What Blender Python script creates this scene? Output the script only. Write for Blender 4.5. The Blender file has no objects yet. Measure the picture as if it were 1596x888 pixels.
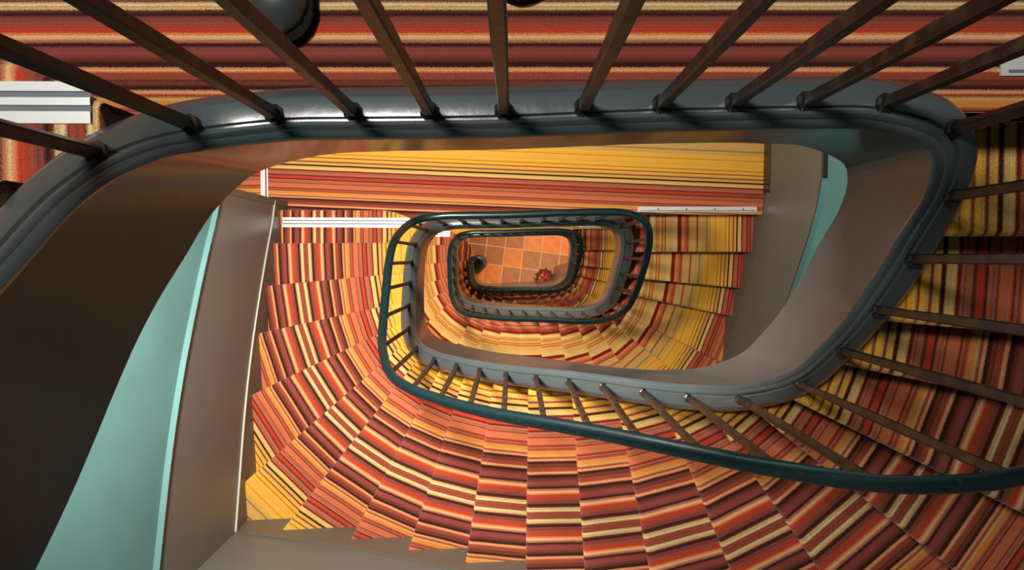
import bpy, math, random
from mathutils import Vector, Matrix
random.seed(7)
C = bpy.context.scene.collection
SC = bpy.context.scene

# ------------------------------------------------------------------ camera
F = 1150.0; VPX, VPY = 799.87, 402.56; CX, CY = 798.0, 444.0
H = 3.6; R_ = H/21; ZC = 12.05; ZF0 = 1.25          # storey, riser, camera height, camera above its floor
def cam_axes():
    d = Vector(((VPX-CX)/F, -(VPY-CY)/F, -1.0)).normalized()
    z = -d; x = Vector((1, 0, 0)); x = (x-x.dot(z)*z).normalized(); y = z.cross(x)
    return x, y, z
AX, AY, AZ = cam_axes()
cd = bpy.data.cameras.new('camera'); cam = bpy.data.objects.new('camera', cd); C.objects.link(cam)
cd.sensor_width = 36; cd.lens = 36*F/1596; cd.clip_start = 0.02; cd.clip_end = 60
# rows of the rotation are the world axes seen from the camera
cam.matrix_world = Matrix.Translation((0, 0, ZC)) @ Matrix((
    (AX[0], AX[1], AX[2], 0), (AY[0], AY[1], AY[2], 0), (AZ[0], AZ[1], AZ[2], 0), (0, 0, 0, 1)))
SC.camera = cam
def unproj(px, py, D):
    'plan point that appears at pixel (px,py) at depth D below the camera'
    v = Vector(((px-CX)/F, -(py-CY)/F, -1.0))
    w = Vector((AX.dot(v), AY.dot(v), AZ.dot(v)))
    return (w.x/-w.z*D, w.y/-w.z*D)

# ------------------------------------------------------------------ light and exposure
SC.view_settings.view_transform = 'Standard'; SC.view_settings.look = 'None'
SC.view_settings.gamma = 1; SC.view_settings.use_curve_mapping = False
SC.view_settings.exposure = 0.0
w = bpy.data.worlds.new('world'); SC.world = w; w.use_nodes = True
w.node_tree.nodes['Background'].inputs[0].default_value = (0.75, 0.85, 1.0, 1)
w.node_tree.nodes['Background'].inputs[1].default_value = 0.25
def lamp(name, loc, power, col, size, aim=None):
    l = bpy.data.lights.new(name, 'AREA'); l.shape = 'DISK'; l.size = size; l.energy = power; l.color = col
    o = bpy.data.objects.new(name, l); C.objects.link(o); o.location = loc
    if aim is not None:
        o.rotation_euler = (Vector(aim)-Vector(loc)).to_track_quat('-Z', 'Y').to_euler()
    return o
FL = [ZC-ZF0-H*i for i in range(-1, 4)]               # floor heights, index 0 = the storey above
def floorz(L): return ZC-ZF0-H*L
LAMPS = [(-0.85, 0.78, floorz(-1)-0.30, 120, (1.0, 0.95, 0.88)),
         (-0.85, 0.38, floorz(0)-0.34, 200, (1.0, 0.90, 0.78)),
         (-0.78, 0.45, floorz(1)-0.34, 150, (1.0, 0.84, 0.64)),
         (0.65, 0.90, floorz(2)-0.34, 120, (1.0, 0.70, 0.40))]
for i, (x, y, z, p, c) in enumerate(LAMPS):
    lamp('lamp_light', (x, y, z-0.03), p, c, 0.46)

# ------------------------------------------------------------------ materials
def mat(name, col, rough=0.5, metal=0.0, coat=0.0, noise=None, bump=None, col2=None, emit=None, spec=0.5):
    m = bpy.data.materials.new(name); m.use_nodes = True; nt = m.node_tree; N = nt.nodes; b = N['Principled BSDF']
    b.inputs['Base Color'].default_value = (*col, 1); b.inputs['Roughness'].default_value = rough
    b.inputs['Metallic'].default_value = metal; b.inputs['Coat Weight'].default_value = coat
    b.inputs['Coat Roughness'].default_value = 0.15; b.inputs['Specular IOR Level'].default_value = spec
    tc = N.new('ShaderNodeTexCoord')
    if noise:
        t = N.new('ShaderNodeTexNoise'); t.inputs['Scale'].default_value = noise[0]; t.inputs['Detail'].default_value = 5
        nt.links.new(tc.outputs['Object'], t.inputs['Vector'])
        r = N.new('ShaderNodeValToRGB'); r.color_ramp.elements[0].position = noise[1]; r.color_ramp.elements[1].position = noise[2]
        r.color_ramp.elements[0].color = (*col, 1); r.color_ramp.elements[1].color = (*(col2 or col), 1)
        nt.links.new(t.outputs['Fac'], r.inputs['Fac']); nt.links.new(r.outputs['Color'], b.inputs['Base Color'])
    if bump:
        t2 = N.new('ShaderNodeTexNoise'); t2.inputs['Scale'].default_value = bump[0]; t2.inputs['Detail'].default_value = 4
        nt.links.new(tc.outputs['Object'], t2.inputs['Vector'])
        bp = N.new('ShaderNodeBump'); bp.inputs['Strength'].default_value = bump[1]; bp.inputs['Distance'].default_value = bump[2]
        nt.links.new(t2.outputs['Fac'], bp.inputs['Height']); nt.links.new(bp.outputs['Normal'], b.inputs['Normal'])
    if emit:
        b.inputs['Emission Color'].default_value = (*emit[0], 1); b.inputs['Emission Strength'].default_value = emit[1]
    return m
def s2l(c):
    c = c/255.0
    return c/12.92 if c <= 0.04045 else ((c+0.055)/1.055)**2.4
def srgb(r, g, b): return (s2l(r), s2l(g), s2l(b))

PAL = dict(h=(200, 164, 98), Y=(216, 156, 52), y=(186, 146, 82), o=(120, 78, 24), c=(208, 170, 114), C=(206, 184, 134), g=(140, 138, 84),
           d=(52, 24, 18), r=(112, 24, 16), R=(172, 56, 38), m=(122, 58, 54), p=(214, 142, 98), b=(144, 66, 42),
           t=(194, 120, 58), k=(168, 98, 74), O=(188, 96, 54), n=(90, 44, 30), v=(96, 40, 44))
# stripe edges in metres: (from, colour); runs to the next entry. The pattern mirrors at both ends.
TAB = [(-.660,'O'),(-.640,'k'),(-.625,'b'),(-.612,'k'),(-.590,'O'),(-.575,'b'),(-.560,'k'),(-.535,'r'),(-.528,'k'),(-.505,'b'),(-.480,'r'),
 (-.455,'h'),(-.447,'g'),(-.444,'c'),(-.430,'y'),(-.415,'o'),(-.412,'t'),(-.400,'d'),(-.396,'y'),(-.375,'r'),(-.370,'t'),(-.352,'d'),(-.347,'y'),
 (-.325,'y'),(-.300,'h'),(-.290,'g'),(-.286,'h'),(-.268,'r'),(-.240,'t'),(-.225,'k'),(-.208,'R'),(-.190,'y'),(-.170,'y'),(-.140,'b'),(-.128,'y'),
 (-.112,'y'),(-.072,'o'),(-.066,'y'),(-.040,'Y'),(-.015,'y'),(-.012,'o'),(-.008,'Y'),(.022,'y'),(.030,'Y'),(.056,'o'),(.060,'Y'),(.076,'y'),
 (.080,'r'),(.087,'Y'),(.098,'y'),(.106,'r'),(.1135,'y'),(.123,'Y'),(.130,'d'),(.141,'h'),(.1485,'g'),(.1515,'h'),(.164,'r'),(.175,'k'),(.181,'n'),(.184,'k'),
 (.190,'b'),(.193,'k'),(.198,'n'),(.208,'R'),(.225,'d'),(.232,'k'),(.241,'b'),(.246,'k'),(.252,'d'),(.256,'O'),(.266,'k'),(.277,'O'),(.286,'r'),(.293,'k'),(.298,'m'),
 (.303,'b'),(.309,'t'),(.326,'y'),(.334,'b'),(.343,'p'),(.351,'d'),(.362,'n'),(.366,'m'),(.370,'n'),(.377,'b'),(.382,'m'),(.386,'b'),(.395,'p'),(.405,'d'),(.418,'n'),(.428,'m'),
 (.440,'b'),(.443,'m'),(.454,'d'),(.464,'k'),(.467,'k'),(.473,'c'),(.479,'p'),(.484,'O'),(.489,'R'),(.501,'b'),(.513,'m'),(.526,'d'),(.535,'n'),(.5425,'c'),(.548,'k'),
 (.5505,'C'),(.559,'n'),(.563,'b'),(.572,'m'),(.5745,'m')]
def ramp_group():
    g = bpy.data.node_groups.new('stripes', 'ShaderNodeTree')
    g.interface.new_socket('u', in_out='INPUT', socket_type='NodeSocketFloat')
    g.interface.new_socket('Color', in_out='OUTPUT', socket_type='NodeSocketColor')
    N = g.nodes; gi = N.new('NodeGroupInput'); go = N.new('NodeGroupOutput')
    lo = TAB[0][0]; hi = .5745
    def math_(op, a, b=None):
        n = N.new('ShaderNodeMath'); n.operation = op
        for i, q in enumerate((a, b)):
            if q is None: continue
            if isinstance(q, (int, float)): n.inputs[i].default_value = q
            else: g.links.new(q, n.inputs[i])
        return n.outputs[0]
    s = math_('PINGPONG', math_('SUBTRACT', gi.outputs['u'], lo), hi-lo)
    prev = None; CH = 28
    for c0 in range(0, len(TAB), CH):
        ch = TAB[c0:c0+CH]; a = ch[0][0]-lo
        e = (TAB[c0+CH][0] if c0+CH < len(TAB) else hi)-lo
        rp = N.new('ShaderNodeValToRGB'); cr = rp.color_ramp; cr.interpolation = 'CONSTANT'
        t = math_('DIVIDE', math_('SUBTRACT', s, a), e-a); g.links.new(t, rp.inputs['Fac'])
        for i, (x, k) in enumerate(ch):
            pos = min(max((x-lo-a)/(e-a), 0), 1)
            el = cr.elements[i] if i < 2 else cr.elements.new(pos)
            el.position = pos
        for i, (x, k) in enumerate(ch): cr.elements[i].color = (*srgb(*PAL[k]), 1)
        if prev is None: prev = rp.outputs['Color']
        else:
            mx = N.new('ShaderNodeMix'); mx.data_type = 'RGBA'
            g.links.new(math_('GREATER_THAN', s, a), mx.inputs['Factor'])
            g.links.new(prev, mx.inputs['A']); g.links.new(rp.outputs['Color'], mx.inputs['B']); prev = mx.outputs['Result']
    g.links.new(prev, go.inputs['Color'])
    return g
def carpet_mat():
    m = bpy.data.materials.new('striped_carpet'); m.use_nodes = True; nt = m.node_tree; N = nt.nodes; b = N['Principled BSDF']
    uv = N.new('ShaderNodeUVMap'); uv.uv_map = 'UVMap'
    sp = N.new('ShaderNodeSeparateXYZ'); nt.links.new(uv.outputs['UV'], sp.inputs[0])
    tc = N.new('ShaderNodeTexCoord')
    def noise(scale, det):
        n = N.new('ShaderNodeTexNoise'); n.inputs['Scale'].default_value = scale; n.inputs['Detail'].default_value = det
        nt.links.new(tc.outputs['Object'], n.inputs['Vector']); return n.outputs['Fac']
    grp = ramp_group(); cols = []
    for k, (o1, sc) in enumerate(((0.0030, 260), (0.0012, 40))):
        pass
    def wob(fac, amp):
        a = N.new('ShaderNodeMath'); a.operation = 'MULTIPLY_ADD'; a.inputs[1].default_value = amp; a.inputs[2].default_value = -amp/2
        nt.links.new(fac, a.inputs[0]); return a.outputs[0]
    def add(a, b2):
        n = N.new('ShaderNodeMath'); n.operation = 'ADD'; nt.links.new(a, n.inputs[0])
        if isinstance(b2, float): n.inputs[1].default_value = b2
        else: nt.links.new(b2, n.inputs[1])
        return n.outputs[0]
    base = add(sp.outputs['X'], wob(noise(420, 2), 0.0090)); base = add(base, wob(noise(9, 2), 0.0030))
    for d in (-0.0016, 0.0016):
        gn = N.new('ShaderNodeGroup'); gn.node_tree = grp; nt.links.new(add(base, d), gn.inputs[0]); cols.append(gn.outputs[0])
    mx = N.new('ShaderNodeMix'); mx.data_type = 'RGBA'; mx.inputs['Factor'].default_value = 0.5
    nt.links.new(cols[0], mx.inputs['A']); nt.links.new(cols[1], mx.inputs['B'])
    pile = noise(650, 2)
    st = N.new('ShaderNodeTexNoise'); st.noise_dimensions = '1D'; st.inputs['Scale'].default_value = 330; st.inputs['Detail'].default_value = 1
    nt.links.new(base, st.inputs['W'])
    sr = N.new('ShaderNodeMapRange'); sr.inputs['From Min'].default_value = .25; sr.inputs['From Max'].default_value = .75
    sr.inputs['To Min'].default_value = .72; sr.inputs['To Max'].default_value = 1.15; nt.links.new(st.outputs['Fac'], sr.inputs['Value'])
    r = N.new('ShaderNodeMapRange'); r.inputs['From Min'].default_value = .3; r.inputs['From Max'].default_value = .7
    r.inputs['To Min'].default_value = .72; r.inputs['To Max'].default_value = 1.18; nt.links.new(pile, r.inputs['Value'])
    mu = N.new('ShaderNodeVectorMath'); mu.operation = 'SCALE'
    nt.links.new(mx.outputs['Result'], mu.inputs[0]); nt.links.new(r.outputs['Result'], mu.inputs['Scale'])
    mu2 = N.new('ShaderNodeVectorMath'); mu2.operation = 'SCALE'; nt.links.new(mu.outputs[0], mu2.inputs[0]); nt.links.new(sr.outputs['Result'], mu2.inputs['Scale'])
    nt.links.new(mu2.outputs[0], b.inputs['Base Color'])
    b.inputs['Roughness'].default_value = 0.95; b.inputs['Specular IOR Level'].default_value = 0.1
    b.inputs['Sheen Weight'].default_value = 0.25; b.inputs['Sheen Roughness'].default_value = 0.4
    bp = N.new('ShaderNodeBump'); bp.inputs['Strength'].default_value = .5; bp.inputs['Distance'].default_value = .003
    nt.links.new(pile, bp.inputs['Height']); nt.links.new(bp.outputs['Normal'], b.inputs['Normal'])
    return m
M = dict(
    carpet=carpet_mat(),
    paint=mat('grey_gloss_paint', (.060, .070, .073), .30, coat=.35, noise=(6, .3, .75), col2=(.045, .060, .066), bump=(22, .25, .004)),
    rail=mat('green_black_gloss', (.002, .010, .012), .3, coat=.2, noise=(60, .62, .78), col2=(.03, .026, .022), bump=(40, .2, .002)),
    iron=mat('worn_iron', (.013, .010, .009), .38, metal=.2, noise=(26, .45, .75), col2=(.085, .047, .022), bump=(80, .3, .002)),
    teal=mat('teal_wall_paint', srgb(78, 119, 121), .75, noise=(3, .3, .7), col2=srgb(70, 108, 109), bump=(260, .25, .0015)),
    dado=mat('grey_dado_paint', srgb(88, 86, 80), .45, noise=(3, .3, .7), col2=srgb(84, 82, 76), bump=(120, .1, .001)),
    skirt=mat('dark_skirting_paint', srgb(84, 76, 66), .5),
    line=mat('pale_bead', srgb(165, 163, 154), .5),
    black=mat('dark_moulding', srgb(30, 28, 28), .35),
    alu=mat('aluminium_trim', (.62, .62, .61), .38, metal=.35),
    insert=mat('grey_grip_insert', srgb(92, 96, 104), .7),
    plaster=mat('soffit_plaster', srgb(150, 145, 135), .8),
    grout=mat('grout', srgb(222, 180, 140), .8),
    screw=mat('screw_head', srgb(50, 45, 40), .5),
    shoe=mat('black_leather', (.030, .036, .036), .45, spec=.9),
    sole=mat('black_rubber', (.006, .006, .006), .9, spec=.1),
    glow=mat('lamp_diffuser', (.9, .9, .88), .5, emit=((1, .92, .8), 3.0)),
    white=mat('white_enamel', (.75, .74, .7), .5),
)

# ------------------------------------------------------------------ helpers
def shift(z):
    'the shaft stands slightly out of plumb below the first landing'
    d = ZC-z; s = min(max((d-6.6)/1.4, 0), 1)
    return (-0.055*s, 0.05*s)
def link(name, data, parent=None):
    o = bpy.data.objects.new(name, data); C.objects.link(o)
    if parent: o.parent = parent
    return o
def mk(name, V, Fc, m, parent=None, uv=None, smooth=False, sh=True, mats=None, fm=None):
    if sh: V = [(x+shift(z)[0], y+shift(z)[1], z) for x, y, z in V]
    me = bpy.data.meshes.new(name); me.from_pydata(V, [], Fc); me.update()
    if uv:
        l = me.uv_layers.new(name='UVMap')
        for lp in me.loops: l.data[lp.index].uv = uv[lp.vertex_index]
    for q in (mats or [m]): me.materials.append(q)
    if fm:
        for p, i in zip(me.polygons, fm): p.material_index = i
    if smooth:
        for p in me.polygons: p.use_smooth = True
        try: me.set_sharp_from_angle(angle=math.radians(40))
        except Exception: pass
    return link(name, me, parent)
def tag(o, label=None, cat=None, group=None, kind=None):
    if label: o['label'] = label
    if cat: o['category'] = cat
    if group: o['group'] = group
    if kind: o['kind'] = kind
    return o
def empty(name, loc): o = link(name, None); o.location = loc; o.empty_display_size = .1; return o
def grid(rows):
    'rows: list of equal-length lists of points -> verts, quads'
    V = [p for r in rows for p in r]; n = len(rows[0]); Q = []
    for i in range(len(rows)-1):
        for j in range(n-1): Q.append((i*n+j, i*n+j+1, (i+1)*n+j+1, (i+1)*n+j))
    return V, Q
def box(x0, y0, z0, x1, y1, z1):
    V = [(x, y, z) for z in (z0, z1) for y in (y0, y1) for x in (x0, x1)]
    return V, [(0, 2, 3, 1), (4, 5, 7, 6), (0, 1, 5, 4), (2, 6, 7, 3), (0, 4, 6, 2), (1, 3, 7, 5)]
def place(o, base): # keep world position when an Empty with a location is the parent
    o.matrix_parent_inverse = Matrix.Translation((-base[0], -base[1], -base[2]))

# ------------------------------------------------------------------ well line
PB = [(.705,.207),(.755,.108),(.763,-.001),(.754,-.106),(.745,-.209),(.719,-.316),(.646,-.400),(.552,-.438),(.440,-.453),(.321,-.459),
      (.208,-.464),(.090,-.470),(-.029,-.479),(-.143,-.484),(-.254,-.485),(-.372,-.480),(-.482,-.450),(-.550,-.370),(-.579,-.261),
      (-.592,-.141),(-.599,-.024),(-.593,.083),(-.562,.160),
      (-.505,.209),(-.381,.230),(-.255,.233),(-.133,.234),(-.015,.236),(.112,.241),(.236,.246),(.352,.248),(.466,.250),(.592,.247)]
NB = len(PB)
def cr(t):
    i = math.floor(t); f = t-i
    p = [PB[(i+k) % NB] for k in (-1, 0, 1, 2)]
    return tuple(0.5*(2*p[1][a]+(p[2][a]-p[0][a])*f+(2*p[0][a]-5*p[1][a]+4*p[2][a]-p[3][a])*f*f+(3*p[1][a]-p[0][a]-3*p[2][a]+p[3][a])*f**3) for a in (0, 1))
def nrm(t):
    'unit normal pointing away from the well'
    a = cr(t-.06); b = cr(t+.06); dx, dy = b[0]-a[0], b[1]-a[1]; l = math.hypot(dx, dy)
    return (-dy/l, dx/l)     # clockwise travel: left-hand side is outside
def off(t, n): p = cr(t); q = nrm(t); return (p[0]+q[0]*n, p[1]+q[1]*n)
KS = []
def kraw(t):
    for (a, b), (c, d) in zip(KS, KS[1:]):
        if a <= t <= c: return b+(d-b)*(t-a)/(c-a)
    return 0.0 if t < KS[0][0] else 21.0
def kstep(t):
    'steps gone down from the landing at parameter t (0..33): the string follows the nosings'
    return sum(w_*kraw(t+dt) for w_, dt in ((.1, -.7), (.2, -.35), (.4, 0), (.2, .35), (.1, .7)))
def zstr(T):
    'top of the string at global parameter T (T = 33 per storey, 0 at the landing the camera stands by)'
    L = math.floor(T/NB); t = T-L*NB
    k = kstep(t)
    if L == -1: k += .42*math.exp(-((t-20.7)/1.3)**2)      # the curb of the topmost visible flight leaves the landing later
    return ZC-1.185-H*L-R_*min(k, 21)
def depth(T):
    return sum(depth0(T+d) for d in (-.9, -.6, -.3, 0, .3, .6, .9))/7
def depth0(T):
    t = T-math.floor(T/NB)*NB
    ks = [(0,.33),(.8,.39),(2,.41),(3,.41),(5,.45),(6.3,.43),(8,.33),(11,.40),(13,.49),(15.5,.57),(17,.50),(19,.44),(21,.46),(22.3,.40),(23.2,.31),(24.5,.22),(31,.22),(33,.34)]
    for (a, b), (c, d) in zip(ks, ks[1:]):
        if a <= t <= c: f = (t-a)/(c-a); return b+(d-b)*f
    return .24

# ------------------------------------------------------------------ stair nosings (plan lines), k = 1..20, 21 = landing edge
OB = {1:((437,330),(620,331),0),2:((421,382),(600,381),0),3:((410,449),(592,432),0),4:((398,524),(580,484),0),5:((386,622),(515,560),0),
 6:((403,737),(584,580),0),7:((439,833),(613,614),0),8:((546,850),(660,633),0),9:((637,868),(709,645),0),10:((728,888),(763,664),0),
 11:((824,888),(828,609),0),12:((916,882),(897,617),0),13:((1004,815),(968,625),0),14:((1143,884),(1043,637),0),15:((1283,886),(1115,642),0),
 16:((1491,884),(1182,637),0),17:((1080,540),(987,494),1),18:((1594,619),(1322,562),0),19:((1158,447),(1010,433),1),20:((1173,390),(1015,390),1)}
NOS = {}
for k, (o_, i_, L) in OB.items():
    D = ZF0+(21-k)*R_+H*L
    NOS[k] = (unproj(*i_, D), unproj(*o_, D))
NOS[21] = ((0.8, .305), (1.65, .300))
# outer wall line in plan, from the landing's left edge round to its right edge (ascending order)
WALL = [(-1.492, .36), (-1.405, -1.385), (1.565, -1.235), (1.650, .42)]
def wall_pt(s):
    for a, b in zip(WALL, WALL[1:]):
        l = math.dist(a, b)
        if s <= l or b is WALL[-1]: f = s/l; return (a[0]+(b[0]-a[0])*f, a[1]+(b[1]-a[1])*f)
        s -= l
WS = [0]
for a, b in zip(WALL, WALL[1:]): WS.append(WS[-1]+math.dist(a, b))
def isect(p, d, a, b):
    ex, ey = b[0]-a[0], b[1]-a[1]; den = d[0]*ey-d[1]*ex
    if abs(den) < 1e-9: return None
    s = ((a[0]-p[0])*ey-(a[1]-p[1])*ex)/den; u = ((a[0]-p[0])*d[1]-(a[1]-p[1])*d[0])/den
    return s, u
IN, OUT, DIR, TK, SK = {}, {}, {}, {}, {}
for k, (pi, po) in NOS.items():
    d = (po[0]-pi[0], po[1]-pi[1]); l = math.hypot(*d); d = (d[0]/l, d[1]/l)
    best = None
    for j, (a, b) in enumerate(zip(WALL, WALL[1:])):
        r = isect(pi, d, a, b)
        if r and r[0] > .2 and -.001 <= r[1] <= 1.001 and (best is None or r[0] < best[0]): best = (r[0], WS[j]+r[1]*math.dist(a, b))
    SK[k] = best[1]; OUT[k] = wall_pt(best[1])
    bi = None
    for j in range(-40, 960):
        t = j/40.0; r = isect(pi, d, off(t, .040), off(t+.025, .040))
        if r and 0 <= r[1] <= 1 and r[0] < best[0]-.3 and (bi is None or r[0] > bi[0]): bi = (r[0], t+r[1]*.025)
    if k == 1: TK[k], IN[k] = 22.3, (-.60, .291)
    elif k == 21: TK[k], IN[k] = .3, (.74, .305)
    else: TK[k] = bi[1]; IN[k] = off(bi[1], .040)
    dd = (OUT[k][0]-IN[k][0], OUT[k][1]-IN[k][1]); l = math.hypot(*dd); DIR[k] = (dd[0]/l, dd[1]/l)
KS.extend(sorted([(-1.0, 0.0), (.45, 0.0)]+[(TK[k], 21.0-k) for k in range(2, 21)]+[(21.95, 20.0), (23.1, 21.0), (34.0, 21.0)]))
# descending direction = towards nosing k-1
def desc(k):
    d = DIR[k]; f = (-d[1], d[0]); o = OUT[k-1] if k > 1 else (OUT[1][0], OUT[1][1]+1)
    i = IN[k-1] if k > 1 else (IN[1][0], IN[1][1]+1)
    mx, my = (o[0]+i[0]-OUT[k][0]-IN[k][0]), (o[1]+i[1]-OUT[k][1]-IN[k][1])
    return f if f[0]*mx+f[1]*my > 0 else (-f[0], -f[1])
PHASE = {-1: lambda k: .50, 0: lambda k: (-.10 if k <= 2 else -.08 if k == 3 else -.06 if k == 4 else -.03 if k == 5 else -.035*(k > 16)),
         1: lambda k: -.66+.0*k+(.04 if k > 16 else 0), 2: lambda k: .65}
NA, NBW = 7, 12
def build_step(L, k, parent, base):
    'one carpeted step: tread, rounded nosing and riser. L = storey whose floor is at the top of the flight'
    zt = floorz(L)-(21-k)*R_
    k2 = k+1; d = DIR[k]; d2 = DIR[k2]
    md = (d[0]*.6+d2[0]*.4, d[1]*.6+d2[1]*.4); l = math.hypot(*md); md = (md[0]/l, md[1]/l)
    ph = PHASE[L](k); fd = desc(k)
    t0, t1 = TK[k], TK[k2]; s0, s1 = SK[k], SK[k2]
    cs = sorted(set([s0+(s1-s0)*a/NA for a in range(NA+1)]))
    for c in WS[1:-1]:
        if s0 < c < s1:
            j = min(range(len(cs)), key=lambda q: abs(cs[q]-c)); cs[j] = c if 0 < j < len(cs)-1 else cs[j]
    rows = []
    prof = [(-.020, -R_), (-.020, -.034), (-.004, -.029), (.008, -.022), (.012, -.013), (.008, -.004)]
    for dx, dz in prof:
        r = []
        for b in range(NBW+1):
            f = b/NBW; x = IN[k][0]+(OUT[k][0]-IN[k][0])*f; y = IN[k][1]+(OUT[k][1]-IN[k][1])*f
            r.append((x+fd[0]*dx, y+fd[1]*dx, zt+dz))
        rows.append(r)
    for a in range(NA+1):
        pi = off(t0+(t1-t0)*a/NA, .040) if (a and not (k == 20 and a == NA)) else IN[k if not a else 21]; po = wall_pt(cs[a]); r = []
        for b in range(NBW+1):
            f = b/NBW; r.append((pi[0]+(po[0]-pi[0])*f, pi[1]+(po[1]-pi[1])*f, zt))
        rows.append(r)
    f2 = desc(k2)                                  # run the carpet on under the next nosing
    rows.append([(x-f2[0]*.03, y-f2[1]*.03, z) for x, y, z in rows[-1]])
    if k == 1:                                      # the first step curls back to meet the string
        for q, r in enumerate(rows[:7]):
            for b in range(NBW+1):
                f = b/NBW
                if f < .24: x, y, z = r[b]; r[b] = (x, y-.075*(1-f/.24)**1.6, z)
    rows = [[(r[0][0], r[0][1], r[0][2]-(R_ if i > 1 else 0))]+r for i, r in enumerate(rows)]
    V, Q = grid(rows)
    uv = [((x-IN[k][0])*md[0]+(y-IN[k][1])*md[1]+.04+ph, -(x-IN[k][0])*md[1]+(y-IN[k][1])*md[0]) for x, y, z in V]
    o = mk('step', V, Q, M['carpet'], parent, uv, smooth=True); place(o, base)
    if k == 1:  # ribbed aluminium edge strip on the first step
        rows = []; ys = []
        n0, n1 = (.012 if L == -1 else .06, .965)
        for j, (a, h) in enumerate(((.040, .0), (.041, .005), (.055, .006), (.055, .003), (.064, .003), (.064, .006), (.075, .006), (.075, .003), (.084, .003), (.084, .006), (.101, .005), (.102, 0))):
            r = []
            for f in (n0, n1):
                x = IN[k][0]+(OUT[k][0]-IN[k][0])*f; y = IN[k][1]+(OUT[k][1]-IN[k][1])*f
                r.append((x-fd[0]*(a-.005), y-fd[1]*(a-.005), zt+h))
            rows.append(r)
        V, Q = grid(rows)
        fm = [1 if j in (3, 7) else 0 for j in range(len(Q))]
        s = mk('edge_strip', V, Q, None, o, mats=[M['alu'], M['insert']], fm=fm)
        tag(s, 'ribbed aluminium strip with two grey grip inserts')
    return o

# string section: (distance from baluster line, height, absolute?)
SEC = [(.046, None), (.046, -.030), (.044, -.026), (.027, -.002), (.024, .0), (-.007, .0), (-.010, -.007), (-.013, -.007), (-.015, -.001), (-.020, .001),
       (-.025, -.003), (-.027, -.010), (-.031, -.012), (-.037, -.018), (-.040, -.028), (-.038, -.038), (-.031, -.044), (-.030, -.050), (-.030, None), (.046, None)]
def build_string(L, Ta, Tb, parent, base, tofloor=None):
    n = int((Tb-Ta)*5); rows = []
    for i in range(n+1):
        T = Ta+(Tb-Ta)*i/n; z = zstr(T); dp = depth(T)
        zb = z-dp
        if tofloor: zb = tofloor(T-L*NB, z, zb)
        r = []
        for a, h in SEC:
            x, y = off(T % NB, a); r.append((x, y, zb if h is None else z+h))
        rows.append(r)
    V, Q = grid(rows)
    Q = [tuple(reversed(q)) for q in Q]
    n0 = len(SEC)
    Q.append(tuple(range(n0-1))); Q.append(tuple(reversed(range(len(V)-n0, len(V)-1))))
    o = mk('string', V, Q, M['paint'], parent, smooth=True); place(o, base)
    return o

# ------------------------------------------------------------------ setting: walls
CEIL = floorz(-1)+2.9
def nosez(L, s):
    'height of the nosing line along the wall at arc length s'
    ks = sorted(SK)
    if s <= SK[1]: return floorz(L+1)+R_*max(0, 1-(SK[1]-s)/.2) if s > SK[1]-.2 else floorz(L+1)
    for a, b in zip(ks, ks[1:]):
        if SK[a] <= s <= SK[b]: return floorz(L)-(21-a)*R_+R_*(s-SK[a])/(SK[b]-SK[a])
    return floorz(L)
def nsm(L, s):
    w_ = 0; a = 0
    for q, ww in ((-.22, 1), (-.11, 2), (0, 3), (.11, 2), (.22, 1)): a += ww*nosez(L, min(max(s+q, 0), WS[-1])); w_ += ww
    return a/w_
def inward(p, q, n):
    dx, dy = q[0]-p[0], q[1]-p[1]; l = math.hypot(dx, dy); return (-dy/l*n, dx/l*n)
def band(name, L, j, h0, h1, th, m, parent, thb=0.0):
    'raked slab on wall segment j between h0 and h1 above the nosing line, th proud of the wall'
    a, b = WALL[j], WALL[j+1]; l = math.dist(a, b); n = 24; nx, ny = inward(a, b, 1)
    e0 = .02 if j else 0; rows = []
    for i in range(n+1):
        s = l*i/n; x = a[0]+(b[0]-a[0])*i/n; y = a[1]+(b[1]-a[1])*i/n; z = nsm(L, WS[j]+s)
        rows.append([(x+nx*thb, y+ny*thb, z+h0), (x+nx*th, y+ny*th, z+h0), (x+nx*th, y+ny*th, z+h1), (x+nx*thb, y+ny*thb, z+h1)])
    V, Q = grid(rows); Q += [(3, 2, 1, 0), tuple(len(V)-4+q for q in range(4))]
    return mk(name, V, Q, m, parent)
def wall_prism(name, a, b, z0, z1, th, m, sh=True):
    nx, ny = inward(a, b, -th)
    zs = [z0]; 
    while zs[-1] < z1-.01: zs.append(min(z1, zs[-1]+.9))
    V = []; Q = []
    for z in zs: V += [(a[0], a[1], z), (b[0], b[1], z), (b[0]+nx, b[1]+ny, z), (a[0]+nx, a[1]+ny, z)]
    for i in range(len(zs)-1):
        for q in range(4):
            r = (q+1) % 4; Q.append((i*4+q, i*4+r, i*4+4+r, i*4+4+q))
    Q += [(3, 2, 1, 0), tuple(len(V)-4+q for q in range(4))]
    return tag(mk(name, V, Q, m, sh=sh), kind='structure')
wl = wall_prism('wall_left', WALL[0], WALL[1], 0, CEIL, .15, M['teal'])
wf = wall_prism('wall_front', WALL[1], WALL[2], 0, CEIL, .15, M['teal'])
wr = wall_prism('wall_right', WALL[2], WALL[3], 0, CEIL, .15, M['teal'])
wr2 = wall_prism('wall_right', WALL[3], (1.66, 1.75), 0, CEIL, .15, M['teal'])
wb = wall_prism('wall_back', (1.66, 1.75), (-2.8, 1.75), 0, CEIL, .15, M['teal'])
wc = wall_prism('wall_corridor_end', (-2.8, 1.75), (-2.8, .36), 0, CEIL, .15, M['teal'])
wd = wall_prism('wall_corridor', (-2.8, .36), (-1.492, .36), 0, CEIL, .15, M['teal'])
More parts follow.
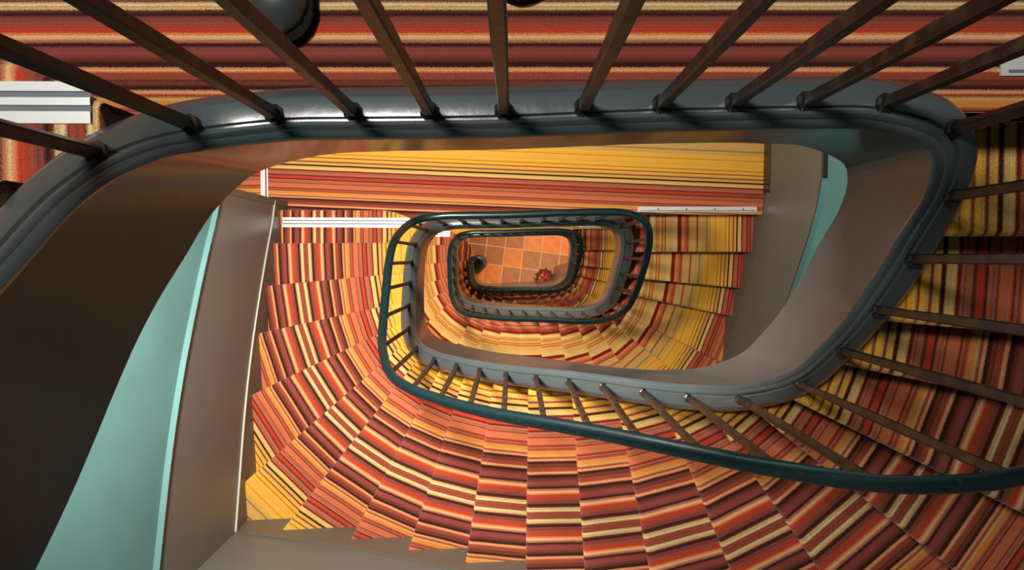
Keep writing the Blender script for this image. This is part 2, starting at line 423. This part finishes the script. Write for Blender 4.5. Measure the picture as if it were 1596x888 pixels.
for L in (-1, 0, 1, 2):
    for j, wobj in ((0, wl), (1, wf), (2, wr)):
        band('skirting', L, j, -.34, .095, .012, M['skirt'], wobj)
        band('skirting_bead', L, j, .095, .104, .018, M['line'] if j < 1 else M['dado'], wobj)
        band('dado', L, j, .104, .93, .010, M['dado'], wobj)
        band('dado_rail', L, j, .93, .958, .022, M['black'], wobj)
        band('dado_bead', L, j, .958, .963, .026, M['teal'], wobj)
def flat_band(name, a, b, z0, z1, th, m, parent):
    nx, ny = inward(a, b, th)
    V = [(p[0]+q[0], p[1]+q[1], z) for z in (z0, z1) for p in (a, b) for q in ((0, 0), (nx, ny))]
    return mk(name, V, [(0, 1, 3, 2), (4, 6, 7, 5), (0, 4, 5, 1), (2, 3, 7, 6), (1, 5, 7, 3), (0, 2, 6, 4)], m, parent)
for L in (-1, 0, 1, 2, 3):
    z = floorz(L)
    for a, b, wobj in ((WALL[3], (1.66, 1.75), wr2), ((1.66, 1.75), (-2.8, 1.75), wb), ((-2.8, .36), (-1.492, .36), wd)):
        flat_band('skirting', a, b, z, z+.12, .014, M['black'], wobj)
        flat_band('dado', a, b, z+.12, z+.93, .010, M['dado'], wobj)
        flat_band('dado_rail', a, b, z+.93, z+.958, .022, M['black'], wobj)
# vertical casing at the free end of the left wall
x0, y0 = WALL[0]
for L in (-1, 0, 1, 2):
    V, Q = box(x0-.03, y0-.028, floorz(L+1), x0+.016, y0+.010, floorz(L)-.2)
    o = mk('trim_%d' % (L+2), V, Q, M['skirt']); tag(o, kind='structure')
V, Q = box(-2.95, -1.55, CEIL, 1.85, 1.9, CEIL+.1)
tag(mk('ceiling', V, Q, M['plaster'], sh=False), kind='structure')

# ------------------------------------------------------------------ landings and their carpets
def landing_outline(ins, back=1.75, nose=0.0, edge=.300):
    P = []
    P.append((1.650, edge+nose)); P.append((.70 if edge < .3 else IN[21][0], edge+.003+nose))
    t = TK[21]
    T = t+NB
    te = TK[1]                      # left corner parameter (~22)
    n = 44
    for i in range(1, n): P.append(off((T+(te-T)*i/n) % NB, ins))
    P.append((-.63, .10)); P.append((-1.488, .10)); P.append((-1.49, .36))
    P.append((-1.61, .36)); P.append((-1.61, back)); P.append((1.66, back))
    return P
def extrude(P, z0, z1):
    n = len(P); V = [(x, y, z0) for x, y in P]+[(x, y, z1) for x, y in P]
    return V, [tuple(reversed(range(n))), tuple(range(n, 2*n))]+[(i, (i+1) % n, n+(i+1) % n, n+i) for i in range(n)]
def carpet_uv(L):
    if L == 1: return lambda x, y: .75-y-.042*(x+1.455)
    if L == 0: return lambda x, y: .4785+(y-.371)*1.43
    if L == 2: return lambda x, y: .26-y-.03*x
    return lambda x, y: .3+y
from mathutils.geometry import tessellate_polygon
def sheet(name, P, z, m, parent, f, thick=.012):
    n = len(P); tri = tessellate_polygon([[Vector((x, y, 0)) for x, y in P]])
    V = [(x, y, z) for x, y in P]+[(x, y, z-thick) for x, y in P]
    Q = []
    for t in tri:
        a, b, c = (Vector(V[i]) for i in t)
        Q.append(tuple(t) if (b-a).cross(c-a).z > 0 else tuple(reversed(t)))
    Q += [(i, i+n, (i+1) % n+n, (i+1) % n) for i in range(n)]
    uv = [(f(x, y), x) for x, y, _ in V]
    return mk(name, V, Q, m, parent, uv)
NAMES = {-1: 'on the landing above the camera', 0: 'on the top landing beside the black shoes', 1: 'on the landing one storey below the shoes', 2: 'on the lowest landing above the tiled hall'}
for L in (-1, 0, 1, 2):
    z = floorz(L)
    EDG = .245 if L < 1 else .300
    P = landing_outline(.0, nose=.03, edge=EDG)
    V, Q = extrude(P, z-.22, z-.012)
    tag(mk('floor', V, Q, M['plaster']), kind='structure')
    o = sheet('carpet', landing_outline(.035, edge=EDG), z, M['carpet'], None, carpet_uv(L))
    tag(o, 'striped red and yellow carpet '+NAMES[L], 'carpet', 'landing carpets')
    # rolled front edge over the right-hand nosing
    rows = []
    for dx, dz in ((-.0, 0), (.010, -.003), (.016, -.013), (.010, -.024), (-.004, -.032), (-.02, -.036), (-.02, -R_)):
        rows.append([(x, EDG+.001-dx, z+dz+.0005) for x in (IN[21][0], 1.0, 1.3, 1.648)])
    V, Q = grid(rows); f = carpet_uv(L)
    mk('rolled_edge', V, Q, M['carpet'], o, [(f(x, y)+.0, x) for x, y, _ in V], smooth=True)
    # white metal strip screwed along that edge
    V, Q = box(.815, .305, z-.001, 1.595, .338, z+.004)
    s = mk('edge_strip', V, Q, M['alu'], o); tag(s, 'white metal strip with small dark screws')
    V, Q = box(.828, .3095, z-.001, 1.585, .3150, z+.0046); mk('groove', V, Q, M['insert'], s)
    for q in range(4):
        sv = []; cx_, cy_ = .95+q*.185, .322
        sv = [(cx_+.006*math.cos(a*math.pi/4), cy_+.006*math.sin(a*math.pi/4), z+.0046) for a in range(8)]
        mk('screw', sv, [tuple(range(8))], M['screw'], s)
    # threshold and corridor carpet on the left
    Pc = [(-1.625, .36), (-1.625, 1.75), (-2.8, 1.75), (-2.8, .36)]
    c2 = sheet('carpet', Pc, z, M['carpet'], None, lambda x, y, f=f: f(-1.45, y-.018))
    tag(c2, 'striped corridor carpet left of the metal threshold '+NAMES[L], 'carpet', 'corridor carpets')
    V, Q = extrude([(-1.61, .36), (-1.61, 1.75), (-2.8, 1.75), (-2.8, .36)], z-.22, z-.012)
    tag(mk('floor', V, Q, M['plaster']), kind='structure')
    e = empty('threshold_strip', (-1.63, 1.0, z)); tag(e, 'pale metal threshold strip between two carpets '+NAMES[L], 'door threshold', 'threshold strips')
    V, Q = box(-1.652, .36, z-.004, -1.622, 1.7, z+.006)
    place(mk('plate', V, Q, M['alu'], e), (-1.63, 1.0, z))
    V, Q = box(-1.622, .36, z-.004, -1.614, 1.7, z+.003)
    place(mk('groove', V, Q, M['black'], e), (-1.63, 1.0, z))
    V, Q = box(-1.614, .36, z-.004, -1.604, 1.7, z+.006)
    place(mk('lip', V, Q, M['alu'], e), (-1.63, 1.0, z))

# ------------------------------------------------------------------ flights
FN = {-1: 'rising past the camera at upper left', 0: 'largest in view, wrapping from right to left wall',
      1: 'one storey further down, seen through the well', 2: 'lowest, turning down to the orange tiled floor'}
LASTT = 19.0
for L in (-1, 0, 1, 2):
    base = (1.2, -.5, floorz(L+1))
    st = empty('staircase_flight', base)
    tag(st, 'flight of striped carpeted steps, '+FN[L], 'staircase', 'stair flights around the well')
    k0 = 1 if L < 2 else 3
    for k in range(k0, 21): build_step(L, k, st, base)
    Ta = L*NB
    if L < 2:
        build_string(L, Ta, Ta+NB, st, base)
    else:
        def tf(t, z, zb):
            if t < 3.0: return zb
            f = min((t-3.0)/.8, 1); return zb+(0.0-zb)*f
        build_string(L, Ta, Ta+LASTT, st, base, tf)
    rows = []
    for i in range(0, 121):
        if L == 2 and i < 24: continue
        k = 1+20*i/120; a = int(min(math.floor(k), 20)); f = k-a
        t = TK[a]+(TK[a+1]-TK[a])*f; s = SK[a]+(SK[a+1]-SK[a])*f
        z = floorz(L)-(21-k)*R_-.21
        if L == 2: z = max(z, .02)
        pi = off(t, .03); po = wall_pt(s); rows.append([(pi[0], pi[1], z), (po[0], po[1], z)])
    V, Q = grid(rows); o = mk('soffit', V, Q, M['plaster'], st, smooth=True); place(o, base)

# ------------------------------------------------------------------ balustrades
HB = .775
def bar_mesh():
    n = 8; w_ = .0088; V = []; hs = [-.06, 0, .10, .25, .4, .55, .7, HB]
    for i, h in enumerate(hs):
        s = w_*(1+.05*math.sin(i*2.1)); c = .0022
        V += [(s-c, s, h), (s, s-c, h), (s, -s+c, h), (s-c, -s, h), (-s+c, -s, h), (-s, -s+c, h), (-s, s-c, h), (-s+c, s, h)]
    Q = [(i*8+q, i*8+q, 0, 0) for i in range(0) for q in range(8)]
    for i in range(len(hs)-1):
        for q in range(8):
            r = (q+1) % 8; Q.append((i*8+r, i*8+q, i*8+8+q, i*8+8+r))
    # lead collar at the foot
    b = len(V); c = .0135
    for h, s in ((0, c+.003), (.006, c+.002), (.010, c-.003)):
        V += [(s*math.cos(a*math.pi/4+.39), s*math.sin(a*math.pi/4+.39), h) for a in range(8)]
    for i in range(2):
        for q in range(8):
            r = (q+1) % 8; Q.append((b+i*8+q, b+i*8+r, b+i*8+8+r, b+i*8+8+q))
    me = bpy.data.meshes.new('baluster'); me.from_pydata(V, [], Q); me.materials.append(M['iron'])
    return me
BAR = bar_mesh()
RSEC = [(-.019, .0), (-.021, .010), (-.018, .020), (-.010, .027), (0, .029), (.010, .027), (.018, .020), (.021, .010), (.019, .0), (.008, -.004), (-.008, -.004)]
def sweep(path, sec, name, m, parent, base, caps=True):
    'path: list of (x, y, z, nx, ny)'
    rows = [[(x+nx*a, y+ny*a, z+h) for a, h in sec+[sec[0]]] for x, y, z, nx, ny in path]
    V, Q = grid(rows)
    if caps: n = len(sec)+1; Q += [tuple(range(n-1)), tuple(reversed(range(len(V)-n, len(V)-1)))]
    o = mk(name, V, Q, m, parent, smooth=True); place(o, base); return o
BN = {-1: 'along the flight and curb that rise past the camera', 0: 'with dark green handrail round the top flight, biggest in view',
      1: 'with dark handrail one storey down inside the well', 2: 'smallest, with handrail ending in a curl above the tiled floor'}
VOL = []
def volute():
    'spiral end of rail and string at the foot of the stairs'
    T = 2*NB+LASTT; p = cr(LASTT); q = nrm(LASTT)
    r0 = .125; P = []
    cx_, cy_ = p[0]-q[0]*r0, p[1]-q[1]*r0
    a0 = math.atan2(q[1], q[0])
    for i in range(1, 27):
        f = i/26; a = a0-f*math.radians(255); r = r0*(1-.62*f)
        P.append((cx_+r*math.cos(a), cy_+r*math.sin(a), math.cos(a), math.sin(a), f))
    return P
for L in (-1, 0, 1, 2):
    base = (0, .23, zstr(L*NB))
    bs = empty('balustrade', base); tag(bs, 'iron balustrade of square bars '+BN[L], 'railing', 'balustrades around the well')
    Tb = L*NB+(NB if L < 2 else LASTT)
    n = int((Tb-L*NB)*5)
    path = []
    for i in range(n+1):
        T = L*NB+(Tb-L*NB)*i/n; x, y = cr(T % NB); nx, ny = nrm(T % NB)
        path.append((x, y, zstr(T)+HB, nx, ny))
    if L == 2:
        z = zstr(Tb)
        for x, y, nx, ny, f in volute(): path.append((x, y, z+HB-.05*f, nx, ny))
    if L == -1: path = path
    sweep(path, RSEC, 'handrail', M['rail'], bs, base)
    ts = list(range(0, 22))+([22.3]+[23.5, 24.5, 25.5, 26.55, 27.55, 28.6, 29.6, 30.6, 31.6, 32.45] if L >= 0 else list(range(23, 33)))
    if L == -1: ts = [q*.96 for q in ts if q < 21]+[q for q in ts if q > 22.5]+[21.78]
    for i in ts:
        T = L*NB+i
        if T > Tb: break
        x, y = cr(i); z = zstr(T); nx, ny = nrm(i); dx, dy = shift(z)
        b = link('baluster', BAR, bs); place(b, base)
        b.location = (x+dx, y+dy, z); ex, ey = shift(z+HB)
        lean = Vector((0, 0, 1)).rotation_difference(Vector((ex-dx, ey-dy, HB)).normalized()).to_matrix()
        b.rotation_euler = (lean @ Matrix.Rotation(math.atan2(ny, nx)+random.uniform(-.06, .06), 3, 'Z')).to_euler()
    if L == 2:
        vp = volute(); z = zstr(Tb)
        for j in (6, 13, 20):
            x, y, nx, ny, f = vp[j]; dx, dy = shift(0)
            b = link('baluster', BAR, bs); place(b, base); b.location = (x+dx, y+dy, z-.05*f)
        pts = [(x, y, .17, nx, ny) for x, y, nx, ny, f in vp]
        o = sweep([(x, y, z-.04*f, nx, ny) for x, y, nx, ny, f in vp], [(-.03, -.6), (-.03, -.02), (-.02, 0), (.02, 0), (.04, -.02), (.04, -.6)], 'string_scroll', M['paint'], bs, base)
        tag(o, 'grey painted scroll where the string curls in')

# ------------------------------------------------------------------ foot of the stairs: two rounded bottom steps
base = (-1.0, 0, 0)
bt = empty('bottom_steps', base); tag(bt, 'pair of rounded carpeted steps under the curled rail end', 'step')
for z, edge, r in ((R_, .30, .36), (2*R_, .12, .24)):
    P = [(-1.46, -.25), (-.60, -.25)]
    for i in range(13):
        a = -math.pi/2*0+math.pi/2*i/12
        P.append((-.60-.30+.30*math.cos(a)+.02, edge-r+r*math.sin(a)))
    P.append((-1.46, edge))
    o = sheet('step', P, z, M['carpet'], bt, lambda x, y: -x-.63+.36, thick=R_); place(o, base)

# ------------------------------------------------------------------ tiled floor of the hall
V, Q = box(-2.9, -1.5, -.12, 1.8, 1.9, -.004)
fl = mk('floor', V, Q, M['grout'], sh=False); tag(fl, kind='structure')
TM = [mat('terracotta_%d' % i, srgb(*c), .5, noise=(9, .3, .7), col2=srgb(*[int(q*.84) for q in c])) for i, c in enumerate(
    ((218, 122, 36), (168, 98, 48), (150, 88, 50), (228, 114, 26)))]
TS = .302; ang = math.radians(-7); o0 = unproj(758.3, 382.0, ZC)
tm = []
for i in range(4):
    V, Q = box(.005, .005, -.006, TS-.005, TS-.005, 0); V = V[:4]+[(.008 if x < .1 else TS-.008, .008 if y < .1 else TS-.008, z) for x, y, z in V[4:]]+V[8:]
    V2 = V[:4]+[(x, y, -.001) if False else (x, y, z) for x, y, z in V[4:]]
    me = bpy.data.meshes.new('tile'); me.from_pydata(V2, [], Q); me.materials.append(TM[i]); tm.append(me)
pick = {(-1, 0): 2, (0, 0): 1, (1, 0): 1, (2, 0): 0, (3, 0): 3, (4, 0): 0, (-1, -1): 2, (0, -1): 1, (1, -1): 0, (2, -1): 1, (3, -1): 1, (4, -1): 1,
        (-1, -2): 0, (0, -2): 0, (1, -2): 1, (2, -2): 1, (3, -2): 1}
nt_ = 0
for i in range(-9, 9):
    for j in range(-6, 7):
        x = o0[0]+math.cos(ang)*i*TS-math.sin(ang)*j*TS; y = o0[1]+math.sin(ang)*i*TS+math.cos(ang)*j*TS
        if not (-2.75 < x < 1.5 and -1.3 < y < 1.6): continue
        t = link('tile', tm[pick.get((i, j), random.choice((0, 1, 1, 2)))], fl); t.location = (x, y, 0); t.rotation_euler = (0, 0, ang)

# ------------------------------------------------------------------ ceiling lamps
LL = ['above the landing over the camera', 'under the top landing, over the bright steps', 'under the middle landing', 'over the tiled hall']
for i, (x, y, z, p, c) in enumerate(LAMPS):
    e = empty('ceiling_lamp', (x, y, z)); tag(e, 'round white ceiling lamp '+LL[i], 'lamp', 'round ceiling lamps')
    V = []; Q = []; n = 24
    for r, h in ((.27, .12 if i else .08), (.27, .02), (.25, .0), (.235, .0)): V += [(r*math.cos(a*2*math.pi/n), r*math.sin(a*2*math.pi/n), h) for a in range(n)]
    for k in range(3):
        for q in range(n): r = (q+1) % n; Q.append((k*n+q, k*n+r, k*n+n+r, k*n+n+q))
    mk('lamp_housing', V, Q, M['white'], e, smooth=True, sh=False)
    V = [(.235*math.cos(a*2*math.pi/n), .235*math.sin(a*2*math.pi/n), .004) for a in range(n)]
    mk('diffuser', V, [tuple(reversed(range(n)))], M['glow'], e, sh=False)

# ------------------------------------------------------------------ shoes of the photographer
def shoe(x, y, rot, label):
    z = floorz(0); e = empty('shoe', (x, y, z)); e.rotation_euler = (0, 0, rot); tag(e, label, 'shoe', 'pair of black shoes')
    # local: toe points to -y, length .29
    def outline(s, g):
        # s 0 toe .. 1 heel: half width
        w_ = [(0, .0), (.02, .018), (.06, .034), (.14, .047), (.28, .052), (.45, .046), (.62, .037), (.8, .037), (.93, .030), (.985, .016), (1, 0)]
        for (a, b), (c, d) in zip(w_, w_[1:]):
            if a <= s <= c: return (b+(d-b)*(s-a)/(c-a))+g*(1 if 0 < s < 1 else 0)
        return 0
    ss = [0, .01, .03, .06, .10, .14, .2, .28, .36, .45, .54, .62, .7, .8, .88, .93, .97, .99, 1]
    V = []; n = 0
    pr = [(s, outline(s, .006)) for s in ss]; loop = [(wd, .29*s) for s, wd in pr]+[(-wd, .29*s) for s, wd in reversed(pr[1:-1])]
    loop = [(a, b-.005) for a, b in loop]; m_ = len(loop)
    V = [(a, b, h) for h, g in ((0, 1), (.022, 1), (.027, .97)) for a, b in [(p[0]*g, p[1]) for p in loop]]
    Q = [tuple(reversed(range(m_)))]+[(k*m_+i, k*m_+(i+1) % m_, (k+1)*m_+(i+1) % m_, (k+1)*m_+i) for k in range(2) for i in range(m_)]+[tuple(range(2*m_, 3*m_))]
    mk('sole', V, Q, M['sole'], e, smooth=True, sh=False)
    rows = []
    for s in ss:
        wd = max(outline(s, -.002), .001); y_ = .008+.275*s
        hgt = .026+(.050*min(1, (s/.16))**.55 if s < .3 else .050+.055*min(1, (s-.3)/.3))
        if s > .9: hgt = hgt-.03*((s-.9)/.1)**2
        hgt = max(hgt, .03); r = []
        for q in range(13):
            a = math.pi*q/12; r.append((wd*math.cos(a)*(1 if s < .6 else .95), y_, .020+(hgt-.020)*math.sin(a)**.75))
        rows.append(r)
    V, Q = grid(rows); mk('upper', V, Q, M['shoe'], e, smooth=True, sh=False)
    # toe cap seam and laces
    def arch(y_, wd, h, rad, nm, m):
        c = [(wd*math.cos(math.pi*q/12), y_, .020+(h-.020)*math.sin(math.pi*q/12)**.75+.001) for q in range(2, 11)]
        rows = [[(p[0], p[1]+rad*math.cos(b*math.pi/3), p[2]+rad*math.sin(b*math.pi/3)) for b in range(7)] for p in c]
        V, Q = grid(rows); mk(nm, V, Q, m, e, smooth=True, sh=False)
    arch(.085, .050, .079, .0016, 'toe_seam', M['sole'])
    for yy, hh in ((.125, .094), (.145, .104), (.165, .114)): arch(yy, .024, hh, .0028, 'lace', M['sole'])
    # cuff of the trouser leg around the ankle
    V = []; n = 20
    for h, r in ((.075, .052), (.13, .056), (.30, .064), (.44, .072), (.445, .068)): V += [(r*math.cos(a*2*math.pi/n), .215+r*1.1*math.sin(a*2*math.pi/n), h) for a in range(n)]
    Q = [(k*n+q, k*n+(q+1) % n, k*n+n+(q+1) % n, k*n+n+q) for k in range(4) for q in range(n)]+[tuple(range(4*n, 5*n))]
    return e
t1 = unproj(441, 76, ZF0); t2 = unproj(806, 9, ZF0)
shoe(t1[0]+.012, t1[1]+.006, math.radians(8), 'black leather shoe with grey shine on the toe, behind the third bar from left')
shoe(t2[0]+.0, t2[1]+.004, math.radians(-5), 'black shoe toe tip at the top edge, right of the other shoe')

# ------------------------------------------------------------------ red flower basket in the hall
bx, by = unproj(848.5, 432, ZC-.2)
fb = empty('flower_basket', (bx, by, 0)); tag(fb, 'round dark basket of red flowers standing on the orange tiles', 'flower basket')
def lathe(prof, n=20): 
    V = [(r*math.cos(a*2*math.pi/n), r*math.sin(a*2*math.pi/n), h) for r, h in prof for a in range(n)]
    return V, [(k*n+q, k*n+(q+1) % n, k*n+n+(q+1) % n, k*n+n+q) for k in range(len(prof)-1) for q in range(n)]
wick = mat('dark_wicker', srgb(80, 26, 22), .6, bump=(60, .6, .005)); pet = [mat('petal_%d' % i, srgb(*c), .5) for i, c in enumerate(((196, 40, 36), (232, 92, 84), (140, 24, 30)))]
leafm = mat('leaf', srgb(58, 66, 44), .5)
V, Q = lathe([(.0, .0), (.08, 0), (.10, .08), (.125, .18), (.132, .20), (.125, .205), (.115, .19), (.0, .17)])
mk('basket', V, Q, wick, fb, smooth=True, sh=False)
for i in range(15):
    a = i*2.4; r = .022+.098*math.sqrt(i/15); c = (r*math.cos(a), r*math.sin(a), .23+.03*math.cos(i)-.2*r); V = []; Q = []
    for p in range(6):
        b = p*math.pi/3+i; s = .030+.006*math.sin(i*3.); o_ = len(V)
        V += [c, (c[0]+s*.6*math.cos(b-.45), c[1]+s*.6*math.sin(b-.45), c[2]+.012), (c[0]+s*math.cos(b), c[1]+s*math.sin(b), c[2]+.004), (c[0]+s*.6*math.cos(b+.45), c[1]+s*.6*math.sin(b+.45), c[2]+.012)]
        Q.append((o_, o_+1, o_+2, o_+3))
    mk('flower', V, Q, pet[i % 3], fb, sh=False)
for i in range(9):
    a = i*.7; V = [(.07*math.cos(a), .07*math.sin(a), .2), (.12*math.cos(a-.25), .12*math.sin(a-.25), .22), (.165*math.cos(a), .165*math.sin(a), .19), (.12*math.cos(a+.25), .12*math.sin(a+.25), .22)]
    mk('leaf', V, [(0, 1, 2, 3)], leafm, fb, sh=False)
